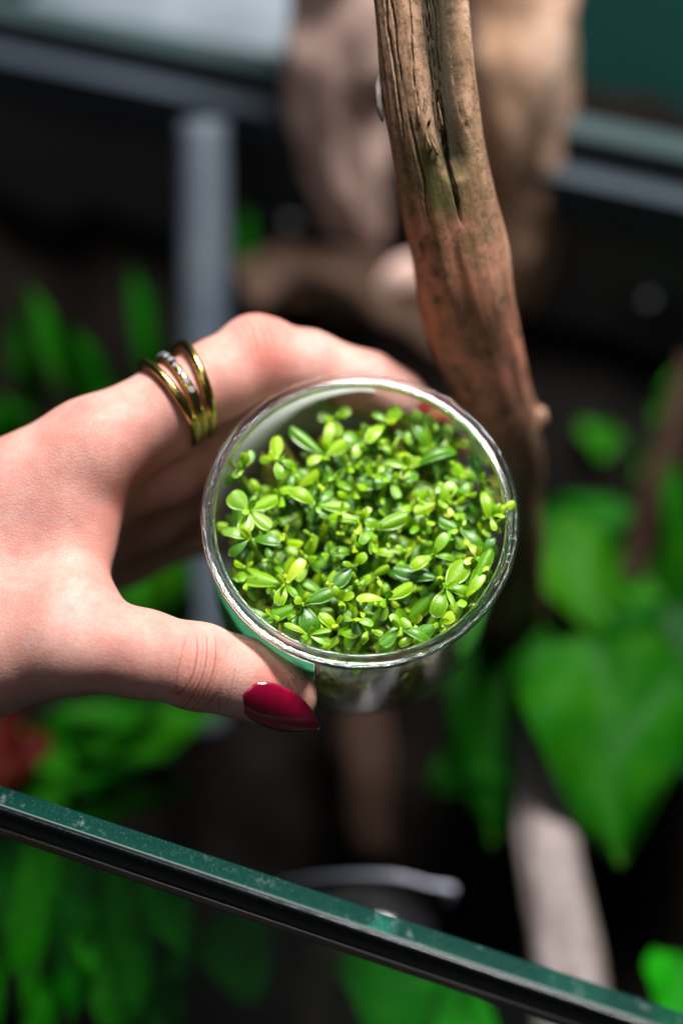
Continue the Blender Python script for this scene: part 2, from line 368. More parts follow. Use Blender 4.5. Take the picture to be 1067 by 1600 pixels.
v, f = lathe(prof, 60, False, A0, AM); mk('label_back_pale', v, f, MAT['panel'], cup, label='back part of the label, paled to let light into the cup')

# ------------------------------------------------------------------ hand (one smooth signed-distance surface)
def PT(t): return (P(*t[:3]), t[3])
def cone(p, a, b):
    (A, ra), (B, rb) = a, b
    A = A.astype(np.float32); B = B.astype(np.float32); ba = B - A; pa = p - A
    t = np.clip((pa @ ba) / float(ba @ ba), 0, 1)
    return np.linalg.norm(pa - t[:, None] * ba, axis=1) - (ra + (rb - ra) * t)
def smin(a, b, k):
    h = np.clip(.5 + .5 * (b - a) / k, 0, 1); return b + (a - b) * h - k * h * (1 - h)
def chain(pts): pts = [PT(t) for t in pts]; return list(zip(pts[:-1], pts[1:]))
HAND = {
 'palm': chain([(-900, 1030, 42, 2.7), (-270, 925, 42, 2.35)]) + chain([(-250, 915, 41.6, 1.75), (140, 702, 41.2, 1.12)]) + chain([(-250, 910, 42.6, 1.7), (130, 768, 43.0, 1.15)])
   + chain([(-250, 940, 43.6, 1.6), (110, 842, 44.8, 1.1)]) + chain([(-250, 970, 44.2, 1.5), (85, 900, 46.2, 1.0)])
   + chain([(-60, 915, 41.0, 1.5), (100, 800, 41.2, .9)]),
 'thumb': chain([(-250, 1085, 41.2, 1.75), (-40, 1030, 40.3, 1.42), (105, 1003, 39.6, 1.18), (220, 1021, 39.4, .97), (312, 1042, 39.45, .95), (380, 1059, 39.75, .88), (425, 1076, 40.05, .79), (454, 1090, 40.25, .62)]),
 'web': chain([(110, 770, 41.4, .7), (118, 860, 41.0, .62), (120, 930, 40.3, .75)]) + chain([(-20, 960, 40.6, 1.4), (100, 955, 40.1, .85)]),
 'index': chain([(145, 700, 41.2, 1.14), (270, 630, 41.6, .98), (345, 590, 42.0, .95), (402, 562, 42.4, .99), (480, 571, 42.7, .85), (575, 600, 42.9, .78), (622, 622, 43.1, .72), (652, 642, 43.3, .55)]),
 'middle': chain([(130, 768, 43.0, 1.12), (260, 728, 43.6, .98), (385, 645, 44.4, .96), (560, 650, 44.9, .80), (640, 672, 44.9, .72), (700, 700, 44.7, .54)]),
 'ring': chain([(110, 842, 44.8, 1.05), (230, 800, 45.4, .95), (360, 718, 46.2, .92), (530, 730, 46.7, .78), (650, 770, 46.4, .55)]),
 'pinky': chain([(85, 900, 46.2, .95), (190, 870, 46.9, .85), (300, 822, 47.6, .82), (430, 835, 48.2, .7), (520, 865, 48.3, .5)])}
# knuckle pads
HAND['index'] += [(PT((398, 548, 42.3, .86)), PT((412, 552, 42.4, .86)))]
HAND['index'] += [(PT((215, 688, 41.9, .85)), PT((285, 652, 42.1, .80)))]
RING_T = unit(P(345, 590, 42.0) - P(270, 628, 41.6)); RING_C = P(284, 618, 41.66)
def hand_sdf(p):
    p = p.astype(np.float32)
    def grp(n, k):
        d = None
        for a, b in HAND[n]:
            e = cone(p, a, b); d = e if d is None else smin(d, e, k)
        return d
    palm = grp('palm', 1.3)
    palm = smin(palm, grp('web', .9), 1.1)
    fing = grp('index', .28)
    for n in ('middle', 'ring', 'pinky'): fing = smin(fing, grp(n, .28), .10)
    d = smin(palm, fing, .55)
    d = smin(d, grp('thumb', .35), .95)
    q = p - RING_C.astype(np.float32); u = q @ RING_T.astype(np.float32)         # the ring presses into the finger
    return d + .055 * np.exp(-(u / .40)**4) * (np.linalg.norm(q, axis=1) < 1.7)
def surface_nets(sdf, lo, hi, step):
    n = np.ceil((hi - lo) / step).astype(int) + 1
    ax = [lo[i] + step * np.arange(n[i]) for i in range(3)]
    # coarse pass keeps only the blocks near the surface
    F = np.full(n, 9.0, np.float32); B = 8
    bl = [np.arange(0, n[i], B) for i in range(3)]
    bx, by, bz = np.meshgrid(*bl, indexing='ij'); bc = np.stack([bx, by, bz], -1).reshape(-1, 3)
    ctr = lo + step * (bc + B / 2); dd = sdf(ctr); R = step * B * .9 + .5
    for (i, j, k), d in zip(bc, dd):
        sl = (slice(i, i + B), slice(j, j + B), slice(k, k + B))
        if abs(d) > R: F[sl] = d; 
    near = bc[np.abs(dd) <= R]
    oi, oj, ok = np.meshgrid(np.arange(B), np.arange(B), np.arange(B), indexing='ij'); off = np.stack([oi, oj, ok], -1).reshape(-1, 3)
    for c in range(0, len(near), 400):
        idx = (near[c:c + 400, None] + off[None]).reshape(-1, 3)
        idx = idx[(idx < n).all(1)]
        F[idx[:, 0], idx[:, 1], idx[:, 2]] = sdf(lo + step * idx)
    s = F < 0
    cnt = np.zeros(n - 1, int); acc = np.zeros((*(n - 1), 3))
    cs = [(x, y, z) for x in (0, 1) for y in (0, 1) for z in (0, 1)]
    sl = lambda c: tuple(slice(c[i], n[i] - 1 + c[i]) for i in range(3))
    for a in range(3):
        for c in cs:
            if c[a]: continue
            e = list(c); e[a] = 1; fa, fb = F[sl(c)], F[sl(e)]; m_ = (fa < 0) != (fb < 0)
            t = np.where(m_, fa / np.where(m_, fa - fb, 1), 0)
            cnt += m_
            for b in range(3): acc[..., b] += np.where(m_, (t if b == a else c[b]), 0)
    act = cnt > 0; vid = -np.ones(n - 1, int); vid[act] = np.arange(act.sum())
    cell = np.argwhere(act); V = lo + step * (cell + acc[act] / cnt[act][:, None])
    Q = []
    for a in range(3):
        b, c = (a + 1) % 3, (a + 2) % 3
        g0 = [slice(1, n[i] - 1) for i in range(3)]; g0[a] = slice(0, n[a] - 1); g1 = list(g0); g1[a] = slice(1, n[a])
        s0, s1 = s[tuple(g0)], s[tuple(g1)]
        for fl in (0, 1):
            e = np.argwhere((s0 & ~s1) if not fl else (~s0 & s1))
            o_ = np.ones(3, int); o_[a] = 0; e = e + o_
            db = np.zeros(3, int); db[b] = 1; dc = np.zeros(3, int); dc[c] = 1
            q = [e - db - dc, e - dc, e, e - db]
            q = np.stack([vid[x[:, 0], x[:, 1], x[:, 2]] for x in q], 1)
            Q.append(q[:, ::-1] if fl else q)
    return V, np.vstack(Q)
def grad(sdf, p, e=.02):
    g = np.stack([sdf(p + e * np.eye(3)[i]) - sdf(p - e * np.eye(3)[i]) for i in range(3)], 1) / (2 * e)
    return g / (np.linalg.norm(g, axis=1)[:, None] + 1e-9)
allp = np.array([q[0] for g in HAND.values() for ab in g for q in ab])
lo, hi = allp.min(0) - 3.2, allp.max(0) + 3.2; lo[0] = max(lo[0], P(-700, 1000, 42)[0])
V, Q = surface_nets(hand_sdf, lo, hi, .10)
for _ in range(3):
    g = grad(hand_sdf, V); V = V - g * hand_sdf(V)[:, None] * .9
# joint coordinates and flush
def axis_attr(V, a, b, cen):
    A, B, Cn = P(*a), P(*b), P(*cen); t = unit(B - A); q = V - Cn
    u = q @ t; rad = q - u[:, None] * t; return u, rad, t
red = np.zeros(len(V)); cu = np.zeros(len(V)); cmask = np.zeros(len(V))
tocam = unit(CAM - P(310, 1040, 39.4))
u, rad, t = axis_attr(V, (220, 1021, 39.4), (380, 1056, 39.7), (318, 1042, 39.45))
near = np.exp(-(u / .62)**4) * (np.linalg.norm(rad, axis=1) < 1.4)
side = rad @ unit(np.cross(t, tocam))
dors = np.clip((rad @ unit(tocam - .55 * UP)) / .9, 0, 1)
cu += near * (u + .22 * side**2); cmask += near * np.clip(dors * 1.6 - .25, 0, 1); red += .22 * near * dors
u, rad, t = axis_attr(V, (345, 590, 42.0), (480, 571, 42.7), (402, 562, 42.4))
nr = np.exp(-(u / .5)**4) * (np.linalg.norm(rad, axis=1) < 1.4); d2 = np.clip((rad @ unit(UP + .4 * tocam)) / .9, 0, 1)
cu += nr * u; cmask += .45 * nr * d2; red += .35 * np.exp(-(u / .8)**2) * (np.linalg.norm(rad, axis=1) < 1.5)
def blob(px, py, d, r, s): 
    global red; red = red + s * np.exp(-(np.linalg.norm(V - P(px, py, d), axis=1) / r)**2)
blob(452, 1050, 39.4, .55, .35); blob(195, 800, 41, .8, .25); blob(130, 680, 40.5, 1.0, .18); blob(230, 700, 41.5, 1.0, .3); blob(410, 1060, 39.2, .4, .5); blob(150, 900, 40.5, 1.2, .15)
red = np.clip(red, 0, .8)
hand = mk('hand', V, Q, MAT['skin'], org=P(-250, 950, 42), attrs={'red': red, 'crease_u': cu, 'crease_m': np.clip(cmask, 0, 1)},
          label='left hand with dark red nails gripping the plastic cup from the left', cat='hand')

def nail(root, tip, up, wid, length_curve, name='fingernail', thick=.05, label=None, arch=.42):
    """curved almond nail between two points; up = outward normal"""
    root, tip = np.asarray(root), np.asarray(tip); t = unit(tip - root); L = np.linalg.norm(tip - root)
    up = unit(up - (up @ t) * t); sd = np.cross(t, up); nu, nv = 26, 15
    v = []
    for lay in (0, 1):
        for i in range(nu):
            s = i / (nu - 1)
            wv_ = wid * (.12 + .88 * math.sqrt(max(0, 1 - (1 - min(s / .34, 1))**2))) * (1 if s < .45 else max(0.02, 1 - ((s - .45) / .55)**2.0 * .97))
            for j in range(nv):
                x = (j / (nv - 1) * 2 - 1); a = x * 1.05
                yy = wv_ * math.sin(a) / math.sin(1.05); zz_ = arch * wid * (math.cos(a) - 1) * 1.9 * (wv_ / wid)**1.3 + length_curve * (1 - (2 * s - 1)**2)
                v.append(root + t * L * s + sd * yy + up * (zz_ - lay * thick))
    f = grid_faces(nu, nv) + [tuple(q + nu * nv for q in reversed(x)) for x in grid_faces(nu, nv)]
    ring_ = [i * nv for i in range(nu)] + [(nu - 1) * nv + j for j in range(1, nv)] + [i * nv + nv - 1 for i in range(nu - 2, -1, -1)] + [j for j in range(nv - 2, 0, -1)]
    for a, b in zip(ring_, ring_[1:] + ring_[:1]): f.append((a, b, b + nu * nv, a + nu * nv))
    o = mk(name, np.array(v), f, MAT['polish'], hand)
    md = o.modifiers.new('normals', 'WEIGHTED_NORMAL') if False else None
    if label: o['label'] = label
    return o
TH_UP = unit(.90 * -FW - .42 * UP + .05 * RT)
def surf_at(px, py):                                   # front surface of the hand along a pixel ray
    d = 33.0
    for _ in range(200):
        s_ = float(hand_sdf(P(px, py, d)[None])[0])
        if s_ < .003: break
        d += max(s_ * .8, .01)
        if d > 52: return None
    return d
d0 = surf_at(400, 1088) or 39.2
nail(P(380, 1086, d0 - .10), P(499, 1139, 39.7), TH_UP, .56, .12, arch=.34, label='dark red almond nail of the thumb')
nail(P(642, 600, 42.72), P(716, 662, 42.95), unit(UP * .6 - FW * .6 + RT * .5), .46, .06)
nail(P(682, 655, 44.3), P(752, 712, 44.4), unit(UP * .6 - FW * .6 + RT * .6), .42, .05)

# ------------------------------------------------------------------ ring
ra_, rb_ = P(270, 628, 41.6), P(345, 590, 42.0); rt = unit(rb_ - ra_); rc = P(284, 618, 41.66)
r_up = unit(UP * .72 - RT * .35 - FW * .35); r_up = unit(r_up - (r_up @ rt) * rt); r_sd = np.cross(rt, r_up)
def fing_r(off, th):                                  # finger radius under the ring, for arrays of offsets and angles
    dv = np.cos(th)[:, None] * r_up + np.sin(th)[:, None] * r_sd; c = rc + off[:, None] * rt
    lo_, hi_ = np.full(len(th), .4), np.full(len(th), 1.7)
    for _ in range(16):
        m_ = (lo_ + hi_) / 2; ins = hand_sdf(c + m_[:, None] * dv) < 0
        lo_ = np.where(ins, m_, lo_); hi_ = np.where(ins, hi_, m_)
    return lo_, dv, c
ring = empty('finger_ring', rc, label='gold ring of splayed bands with a row of clear stones on the index finger', cat='ring')
def band(sgn, hw, th_, spread, name, lift=.02):
    v = []; n = 72; TH = 2 * np.pi * np.arange(n) / n; SP = np.clip(1 - np.abs((TH + np.pi) % (2 * np.pi) - np.pi) / 2.1, 0, 1)
    RR, DV, CN_ = fing_r(sgn * (.245 + spread * SP), TH)
    for i in range(n):
        r = min(RR[i], 1.1) + lift + .10 * SP[i]; dv = DV[i]; c = CN_[i]
        for k in range(8):
            a = 2 * math.pi * k / 8; v.append(c + dv * (r + (th_ + .03 * SP[i]) * np.sign(math.sin(a)) * abs(math.sin(a))**.6) + rt * hw * (1.15 - .4 * SP[i]) * np.sign(math.cos(a)) * abs(math.cos(a))**.6)
    return mk(name, np.array(v), grid_faces(n, 8, True) + [(( n - 1) * 8 + k, (n - 1) * 8 + (k + 1) % 8, (k + 1) % 8, k) for k in range(8)], MAT['gold'], ring)
band(-1, .125, .085, .27, 'band', .07); band(1, .125, .085, .36, 'band', .07); gb = band(0, .13, .06, 0., 'stone_band', .05)
gv, gf = [], []
GT = np.linspace(-1.25, 1.25, 12); GR = fing_r(0 * GT, GT)
for th, r, dv, c in zip(GT, *GR):
    sp = max(0, 1 - abs(th) / 2.1)
    p0 = c + dv * (min(r, 1.1) + .09 + .10 * sp); tt = np.cross(dv, rt)
    k8 = [(math.cos(a), math.sin(a)) for a in np.linspace(0, 2 * np.pi, 8, endpoint=False)]
    v = [p0 + .105 * (x * rt + y * tt) for x, y in k8] + [p0 + .07 * (x * rt + y * tt) + .055 * dv for x, y in k8] + [p0 - .05 * dv]
    f = [(i, (i + 1) % 8, 8 + (i + 1) % 8, 8 + i) for i in range(8)] + [tuple(range(8, 16))] + [((i + 1) % 8, i, 16) for i in range(8)]
    mk('stone', np.array(v), f, MAT['gem'], gb, False)

# ------------------------------------------------------------------ sprigs in the cup
def leaf_mesh(name, L, wd, mat, bend=.15, cup_=.18, nu=11, nv=7, thick=.05, prof='ovate', rip=0., seed=0):
    """leaf from the origin along +X, upper side +Z"""
    v, lu, lv = [], [], []
    for lay in (0, 1):
        for i in range(nu):
            s = i / (nu - 1)
            if prof == 'ovate': wv_ = (.22 + .78 * math.sin(math.pi / 2 * min(1, s / .58))**1.1) * (1 if s < .6 else max(.0, 1 - ((s - .6) / .4)**2.6)**.55) if s < 1 else .06
            elif prof == 'heart': wv_ = max(.05, math.sin(math.pi * min(1, (s * .90 + .10))**.62)**.8) if s < 1 else .03
            else: wv_ = max(.06, (1 - s)**.7 * (.55 + .9 * min(s, .5)))
            for j in range(nv):
                x = j / (nv - 1) * 2 - 1; e = (1 - x * x)
                y = x * wv_ * wd / 2
                z = bend * L * (math.sin(s * 1.9) * .8 - s * s * .9) + cup_ * wd * (abs(x)**1.6) * wv_ - .022 * wd * math.exp(-(x / .18)**2) * wv_
                if rip: z += rip * wd * math.sin(s * 9 + x * 3 + seed) * abs(x)
                z -= lay * (thick * (e**.5) * (1 - .5 * s) + .004)
                v.append((s * L, y, z)); lu.append(max(s, abs(x) * .9 if s > .55 else 0)); lv.append(abs(x))
    N = nu * nv; f = grid_faces(nu, nv, flip=False); f = [q[::-1] for q in f]
    f2 = f + [tuple(k + N for k in reversed(q)) for q in f]
    b = [i * nv for i in range(nu)] + [(nu - 1) * nv + j for j in range(1, nv)] + [i * nv + nv - 1 for i in range(nu - 2, -1, -1)] + [j for j in range(nv - 2, 0, -1)]
    for a, c in zip(b, b[1:] + b[:1]): f2.append((a, c, c + N, a + N))
    return mesh_data(name, np.array(v), f2, mat, True, {'lu': lu, 'lv': lv})
LEAF = {}
for tone in ('young', 'mid'):
    LEAF[tone] = [leaf_mesh('leaf', 1., wd, MAT[tone], b, c, thick=.15, seed=k, nu=13, nv=9) for k, (wd, b, c) in enumerate([(.52, .12, -.24), (.46, .24, .08), (.56, .05, -.30), (.44, .34, -.14), (.50, .45, -.20)])]
def put_leaf(parent, pbase, ptip, up, width, tone, k=None):
    q_ = ptip - CC; hq = q_ @ CN; rq = np.linalg.norm(q_ - hq * CN); lim = (3.26 if hq > -.45 else wall_r(hq) - .13) - .25 * width
    if rq > lim and hq < .02: ptip = CC + hq * CN + (q_ - hq * CN) * lim / rq + CN * .5 * (rq - lim)
    q_ = pbase - CC; hq = q_ @ CN; rq = np.linalg.norm(q_ - hq * CN)
    if rq > 3.1 and hq < .02: pbase = CC + hq * CN + (q_ - hq * CN) * 3.1 / rq
    d = ptip - pbase; L = np.linalg.norm(d); x = d / L
    up = unit(np.asarray(up) - (np.asarray(up) @ x) * x); y = np.cross(up, x)
    k = random.randrange(5) if k is None else k
    o = bpy.data.objects.new('leaf', LEAF[tone][k]); sc.collection.objects.link(o); o.parent = parent
    wy = width / .58
    mw = Matrix(((x[0] * L, y[0] * wy, up[0] * L * .9, 0), (x[1] * L, y[1] * wy, up[1] * L * .9, 0), (x[2] * L, y[2] * wy, up[2] * L * .9, 0), (0, 0, 0, 1)))
    mw.translation = Vector((pbase - ORIG[parent.name]) * S)
    loc, rot, scl = mw.decompose(); o.location = loc; o.rotation_mode = 'QUATERNION'; o.rotation_quaternion = rot; o.scale = (L, wy, L * .9)
    return o
def stem_to(root, top, base):
    mid = (top + base) / 2 + rng.normal(0, .12, 3)
    v, f = tube([base, mid, top - CN * .15, top], [.075, .08, .07, .04], 9, 6, hint=E1 + .1 * E2); return mk('stem', v, f, MAT['stem'], root)
def cup_h(px, py, h):                                   # point on the plane at height h (cup axis) under a pixel
    dr = FW + (px - W / 2) / FPX * RT - (py - H / 2) / FPX * UP
    return CAM + dr * (((CC + h * CN - CAM) @ CN) / (dr @ CN))
def base_under(p, sink=None):
    q = p - CC; x, y = (q @ E1) * .72 + rng.normal(0, .2), (q @ E2) * .72 + rng.normal(0, .2)
    r = math.hypot(x, y); 
    if r > 2.7: x, y = x * 2.7 / r, y * 2.7 / r
    return CC + x * E1 + y * E2 + CN * (-4.3 if sink is None else sink)
# hero sprigs: centre pixel, height, leaves (tip pixel, width px, tone, lift), label
HERO = [
 (446, 914, -.55, [(472, 878, 27, 'young', .10), (372, 893, 37, 'mid', -.15), (436, 941, 26, 'young', .05), (462, 930, 14, 'young', .2)], 'sprig with one long dark leaf pointing left, inside the front left rim'),
 (474, 943, -.50, [(417, 964, 27, 'mid', -.05), (517, 924, 27, 'mid', .0), (487, 991, 42, 'mid', -.15), (462, 936, 16, 'young', .2), (484, 934, 14, 'young', .2)], 'sprig with a broad frosted leaf hanging toward the front rim'),
 (482, 992, -.50, [(449, 976, 13, 'young', .05), (514, 985, 13, 'young', .05), (478, 1006, 22, 'young', -.1), (512, 1004, 22, 'mid', -.2)], 'small sprig with narrow lime leaves right behind the front rim'),
 (533, 938, -.65, [(521, 919, 18, 'young', .1), (551, 929, 18, 'young', .1), (535, 953, 14, 'young', .1)], 'little lime sprig of three round leaves in front centre'),
 (552, 884, -.60, [(526, 911, 30, 'mid', .05), (570, 868, 20, 'young', .1)], 'sprig with a single plump leaf pointing down left at the middle'),
 (392, 842, -.40, [(433, 846, 27, 'mid', .05), (354, 832, 26, 'mid', -.05), (362, 864, 24, 'mid', -.1), (384, 827, 14, 'young', .2)], 'dark green sprig with three spreading leaves beside the left rim'),
 (389, 797, -.35, [(429, 777, 26, 'young', .1), (343, 772, 36, 'mid', -.1), (382, 826, 27, 'young', .1), (420, 821, 26, 'mid', -.05)], 'four-leaved bright sprig above the left rim with a yellow lower leaf'),
 (432, 719, -.30, [(432, 685, 23, 'young', .1), (438, 744, 23, 'young', .1), (409, 716, 18, 'mid', -.2), (462, 730, 20, 'mid', -.2)], 'sprig with two pale upright leaves at the upper left'),
 (364, 722, -.45, [(352, 698, 18, 'young', .1), (360, 742, 18, 'young', .0), (388, 705, 24, 'mid', .0), (347, 752, 22, 'mid', -.2)], 'yellowish sprig squeezed against the upper left rim'),
 (507, 711, -.70, [(537, 691, 24, 'young', .1), (484, 723, 22, 'young', .1), (517, 664, 24, 'young', .1), (460, 671, 22, 'mid', .0)], 'sprig with yellow heart leaves and one dark rolled leaf, upper left of centre'),
 (495, 789, -.55, [(459, 767, 28, 'young', .05), (541, 791, 24, 'young', .0), (487, 812, 22, 'mid', -.2), (516, 770, 20, 'mid', -.1)], 'sprig with two long yellow-green leaves left of centre'),
 (562, 812, -.55, [(519, 808, 22, 'young', .0), (577, 795, 18, 'young', .1), (560, 832, 16, 'young', .1), (590, 820, 20, 'mid', -.1)], 'lime sprig with short leaves at the very centre of the cup'),
 (602, 660, -.55, [(622, 634, 26, 'young', .15), (577, 687, 30, 'young', .1), (585, 647, 18, 'mid', -.1)], 'sprig with a pale shield-shaped leaf near the back rim'),
 (640, 731, -.60, [(607, 722, 18, 'young', .05), (706, 704, 26, 'mid', .0), (655, 716, 18, 'young', .1), (628, 745, 20, 'young', .0)], 'sprig with a long green leaf pointing right toward the back rim'),
 (612, 752, -.65, [(568, 749, 32, 'mid', .0), (648, 742, 26, 'mid', -.05), (622, 775, 16, 'young', .1)], 'sprig with a wide frosted leaf pointing left behind the centre'),
 (668, 706, -.80, [(650, 664, 25, 'mid', .15), (671, 648, 26, 'young', .2), (694, 672, 24, 'mid', .15)], 'sprig of three upright leaves in front of the fingertips'),
 (684, 786, -.55, [(707, 758, 30, 'young', .1), (651, 798, 24, 'young', .05), (704, 803, 18, 'young', .1)], 'sprig with a round pale leaf and a small tipped leaf, right of centre'),
 (763, 755, -.60, [(744, 709, 28, 'mid', .1), (768, 802, 24, 'young', .05), (786, 772, 18, 'mid', .0)], 'tall sprig with long leaves beside the right rim'),
 (582, 827, -.50, [(632, 806, 28, 'mid', .0), (566, 846, 18, 'young', .1), (584, 862, 18, 'young', .05)], 'sprig with a striped green leaf pointing right at the centre'),
 (716, 826, -.50, [(749, 851, 24, 'mid', .0), (690, 812, 22, 'mid', -.1), (722, 804, 14, 'young', .1), (700, 838, 18, 'young', .1)], 'sprig with plump leaves right of the centre, beside the yellow bud'),
 (677, 868, -.45, [(696, 837, 25, 'young', .1), (646, 885, 22, 'young', .05), (706, 872, 16, 'mid', -.1)], 'sprig with a brown-tipped upright leaf in the right half'),
 (687, 904, -.60, [(623, 889, 34, 'mid', -.05), (720, 905, 20, 'mid', -.1)], 'sprig with the longest dark leaf, pointing left, right of centre'),
 (696, 919, -.35, [(724, 880, 34, 'mid', .1), (681, 958, 30, 'mid', .05), (733, 925, 22, 'mid', -.2), (708, 944, 12, 'young', .2)], 'sprig with a big veined leaf and a frosted white leaf near the right front rim'),
 (745, 872, -.40, [(736, 852, 16, 'young', .1), (728, 880, 16, 'young', .1), (785, 848, 20, 'mid', .0), (762, 892, 18, 'young', .0)], 'yellow sprig of small leaves near the right rim'),
 (602, 937, -.55, [(562, 936, 22, 'young', .05), (640, 914, 22, 'young', .1), (594, 965, 22, 'mid', -.05)], 'sprig with a pale glossy leaf toward the front'),
 (625, 982, -.45, [(612, 962, 20, 'young', .1), (598, 1004, 22, 'mid', -.05), (665, 996, 24, 'mid', .0), (636, 970, 22, 'young', .1)], 'rosette with a round lime bud just behind the front rim'),
 (688, 978, -.40, [(653, 992, 24, 'mid', .0), (712, 968, 22, 'young', .0), (700, 990, 18, 'young', .0)], 'yellowish sprig leaning on the front right rim'),
 (738, 945, -.35, [(764, 908, 24, 'young', .05), (700, 966, 28, 'mid', -.1), (724, 950, 20, 'young', .2), (780, 872, 26, 'mid', .0)], 'sprig with folded yellow leaves pressed against the right front rim'),
 (790, 806, -.10, [(803, 786, 14, 'young', .2), (775, 826, 16, 'young', .0), (782, 790, 12, 'young', .1)], 'tiny yellow sprig poking over the right rim'),
 (522, 655, -.75, [(500, 648, 22, 'mid', .1), (545, 640, 24, 'young', .15), (530, 678, 20, 'young', .0)], 'sprig of rounded leaves in front of the pale label at the back'),
 (562, 690, -.70, [(540, 680, 24, 'mid', .1), (590, 700, 24, 'mid', .0), (556, 712, 20, 'young', .05)], 'sprig with spreading leaves behind the centre, left of the pale shield leaf'),
 (712, 690, -.70, [(700, 665, 22, 'mid', .1), (738, 690, 24, 'young', .1), (708, 716, 22, 'mid', .0)], 'sprig right of the fingertips at the back rim'),
 (728, 748, -.65, [(712, 728, 24, 'young', .1), (750, 738, 20, 'young', .1), (722, 776, 24, 'mid', .0)], 'sprig left of the tall one beside the right rim'),
 (640, 668, -.85, [(628, 648, 22, 'mid', .1), (655, 645, 22, 'mid', .15), (640, 690, 22, 'young', .0)], 'dark upright sprig between the pale shield leaf and the fingertips'),
 (555, 968, -.5, [(580, 975, 18, 'young', .0), (540, 966, 14, 'young', .1), (560, 990, 20, 'mid', -.1)], 'small sprig with pale tipped leaves behind the front rim, middle'),
]
GRP = 'green sprigs crowded in the cup'
herop = []
for (cx, cy, h, leaves, labl) in HERO:
    c = cup_h(cx, cy, h); b = base_under(c); herop.append(c)
    root = empty('plant_sprig', b, label=labl, cat='plant', group=GRP)
    stem_to(root, c, b)
    for (tx, ty, wpx, tone, lift) in leaves:
        tp = cup_h(tx + .16 * (tx - cx), ty + .16 * (ty - cy), h + lift + rng.normal(0, .07)); wd = wpx / 66.7 * random.uniform(.92, 1.06)
        up = CN * 1.0 + np.array([0, 0, .5]) + rng.normal(0, .16, 3) - .2 * unit(tp - c)
        put_leaf(root, c + .08 * (tp - c), tp, up, wd, tone)
    bud = unit(CN + rng.normal(0, .3, 3)); sdv = unit(np.cross(bud, rng.normal(0, 1, 3)))
    for s_ in (-1, 1): put_leaf(root, c, c + (bud + .7 * s_ * sdv) * .28, bud - .8 * s_ * sdv, .18, 'young')
herop = np.array(herop)
def rosette(c, axis, size, root, levels, toneY):
    ax = unit(axis); a1 = unit(np.cross(ax, rng.normal(0, 1, 3))); a2 = np.cross(ax, a1)
    for k in range(levels):
        d = (a1 if k % 2 == 0 else a2); low = k / 3.0; p = c - ax * (.02 + .30 * k)
        L = size * (.45 + .33 * k) * random.uniform(.85, 1.15)
        for s_ in (-1, 1):
            spread = .5 + .45 * k + random.uniform(-.15, .2); dv = unit(ax * (1. - .38 * k) + s_ * d * (spread + .4) + rng.normal(0, .12, 3))
            put_leaf(root, p, p + dv * L, ax + .25 * np.array([0, 0, 1]) - .6 * s_ * d * (.7 - .25 * k), L * random.uniform(.40, .54), 'young' if (k == 0 or (k == 1 and toneY)) else 'mid')
pts = []; tries = 0
while len(pts) < 175 and tries < 26000:                     # upper layer in the gaps, then the shorter ones below
    tries += 1; up_layer = len(pts) < 84
    r = 3.15 * math.sqrt(random.random()); a = random.uniform(0, 2 * math.pi)
    h = random.uniform(-.95, -.55) if up_layer else (random.uniform(-1.7, -1.1) if len(pts) < 140 else random.uniform(-3.2, -1.9))
    gap = math.cos(a - math.radians(125)) * r
    if gap > 2.1: h -= .9                                    # low at the back left, where the label shows
    c = CC + r * (math.cos(a) * E1 + math.sin(a) * E2) + h * CN
    dmin = min([np.linalg.norm(c - q) for q in herop] + [np.linalg.norm(c - q) for q in pts] + [9])
    if dmin < (.36 if up_layer else .36): continue
    if gap > 2.5: continue
    pts.append(c)
for i, c in enumerate(pts):
    b = base_under(c)
    root = empty('plant_sprig', b, label='short green sprig of small leaves packed between the larger ones in the cup', cat='plant', group='short filler sprigs in the cup')
    stem_to(root, c, b); out = c - CC; out = out - (out @ CN) * CN
    rosette(c, CN + .06 * out + rng.normal(0, .22, 3), random.uniform(.56, .82), root, 3 if i < 140 else 2, random.random() < .65)
# tangled roots and dark old stems at the bottom of the cup
rv, rf = [], []
for i in range(1100):
    r = 3.3 * math.sqrt(random.random()); a = random.uniform(0, 2 * math.pi)
    if i > 420: r = random.uniform(2.5, 3.42); a = -math.pi / 2 + random.gauss(-.2, .5)
    x, y = r * math.cos(a), r * math.sin(a)
    p0 = CC + x * E1 + y * E2 + CN * random.uniform(-4.6, -2.2)
    d = unit(rng.normal(0, 1, 3) + CN * .5); L = random.uniform(.5, 1.4)
    v, f = tube([p0, p0 + d * L * .5 + rng.normal(0, .15, 3), p0 + d * L + rng.normal(0, .25, 3)], [.03, random.choice([.05, .06, .11]), .02], 6, 5, hint=E2 + .2 * E1)
    q = v - CC; rad_ = np.hypot(q @ E1, q @ E2); hh = q @ CN
    if rad_.max() > 3.5 or hh.min() < -4.7: continue
    off_ = len(rv) * len(v); rf += [tuple(k + off_ for k in q_) for q_ in f]; rv.append(v)
mk('root_tangle', np.vstack(rv), rf, MAT['root'], label='olive brown tangle of old stems and roots at the bottom of the cup', cat='roots', kind='stuff')

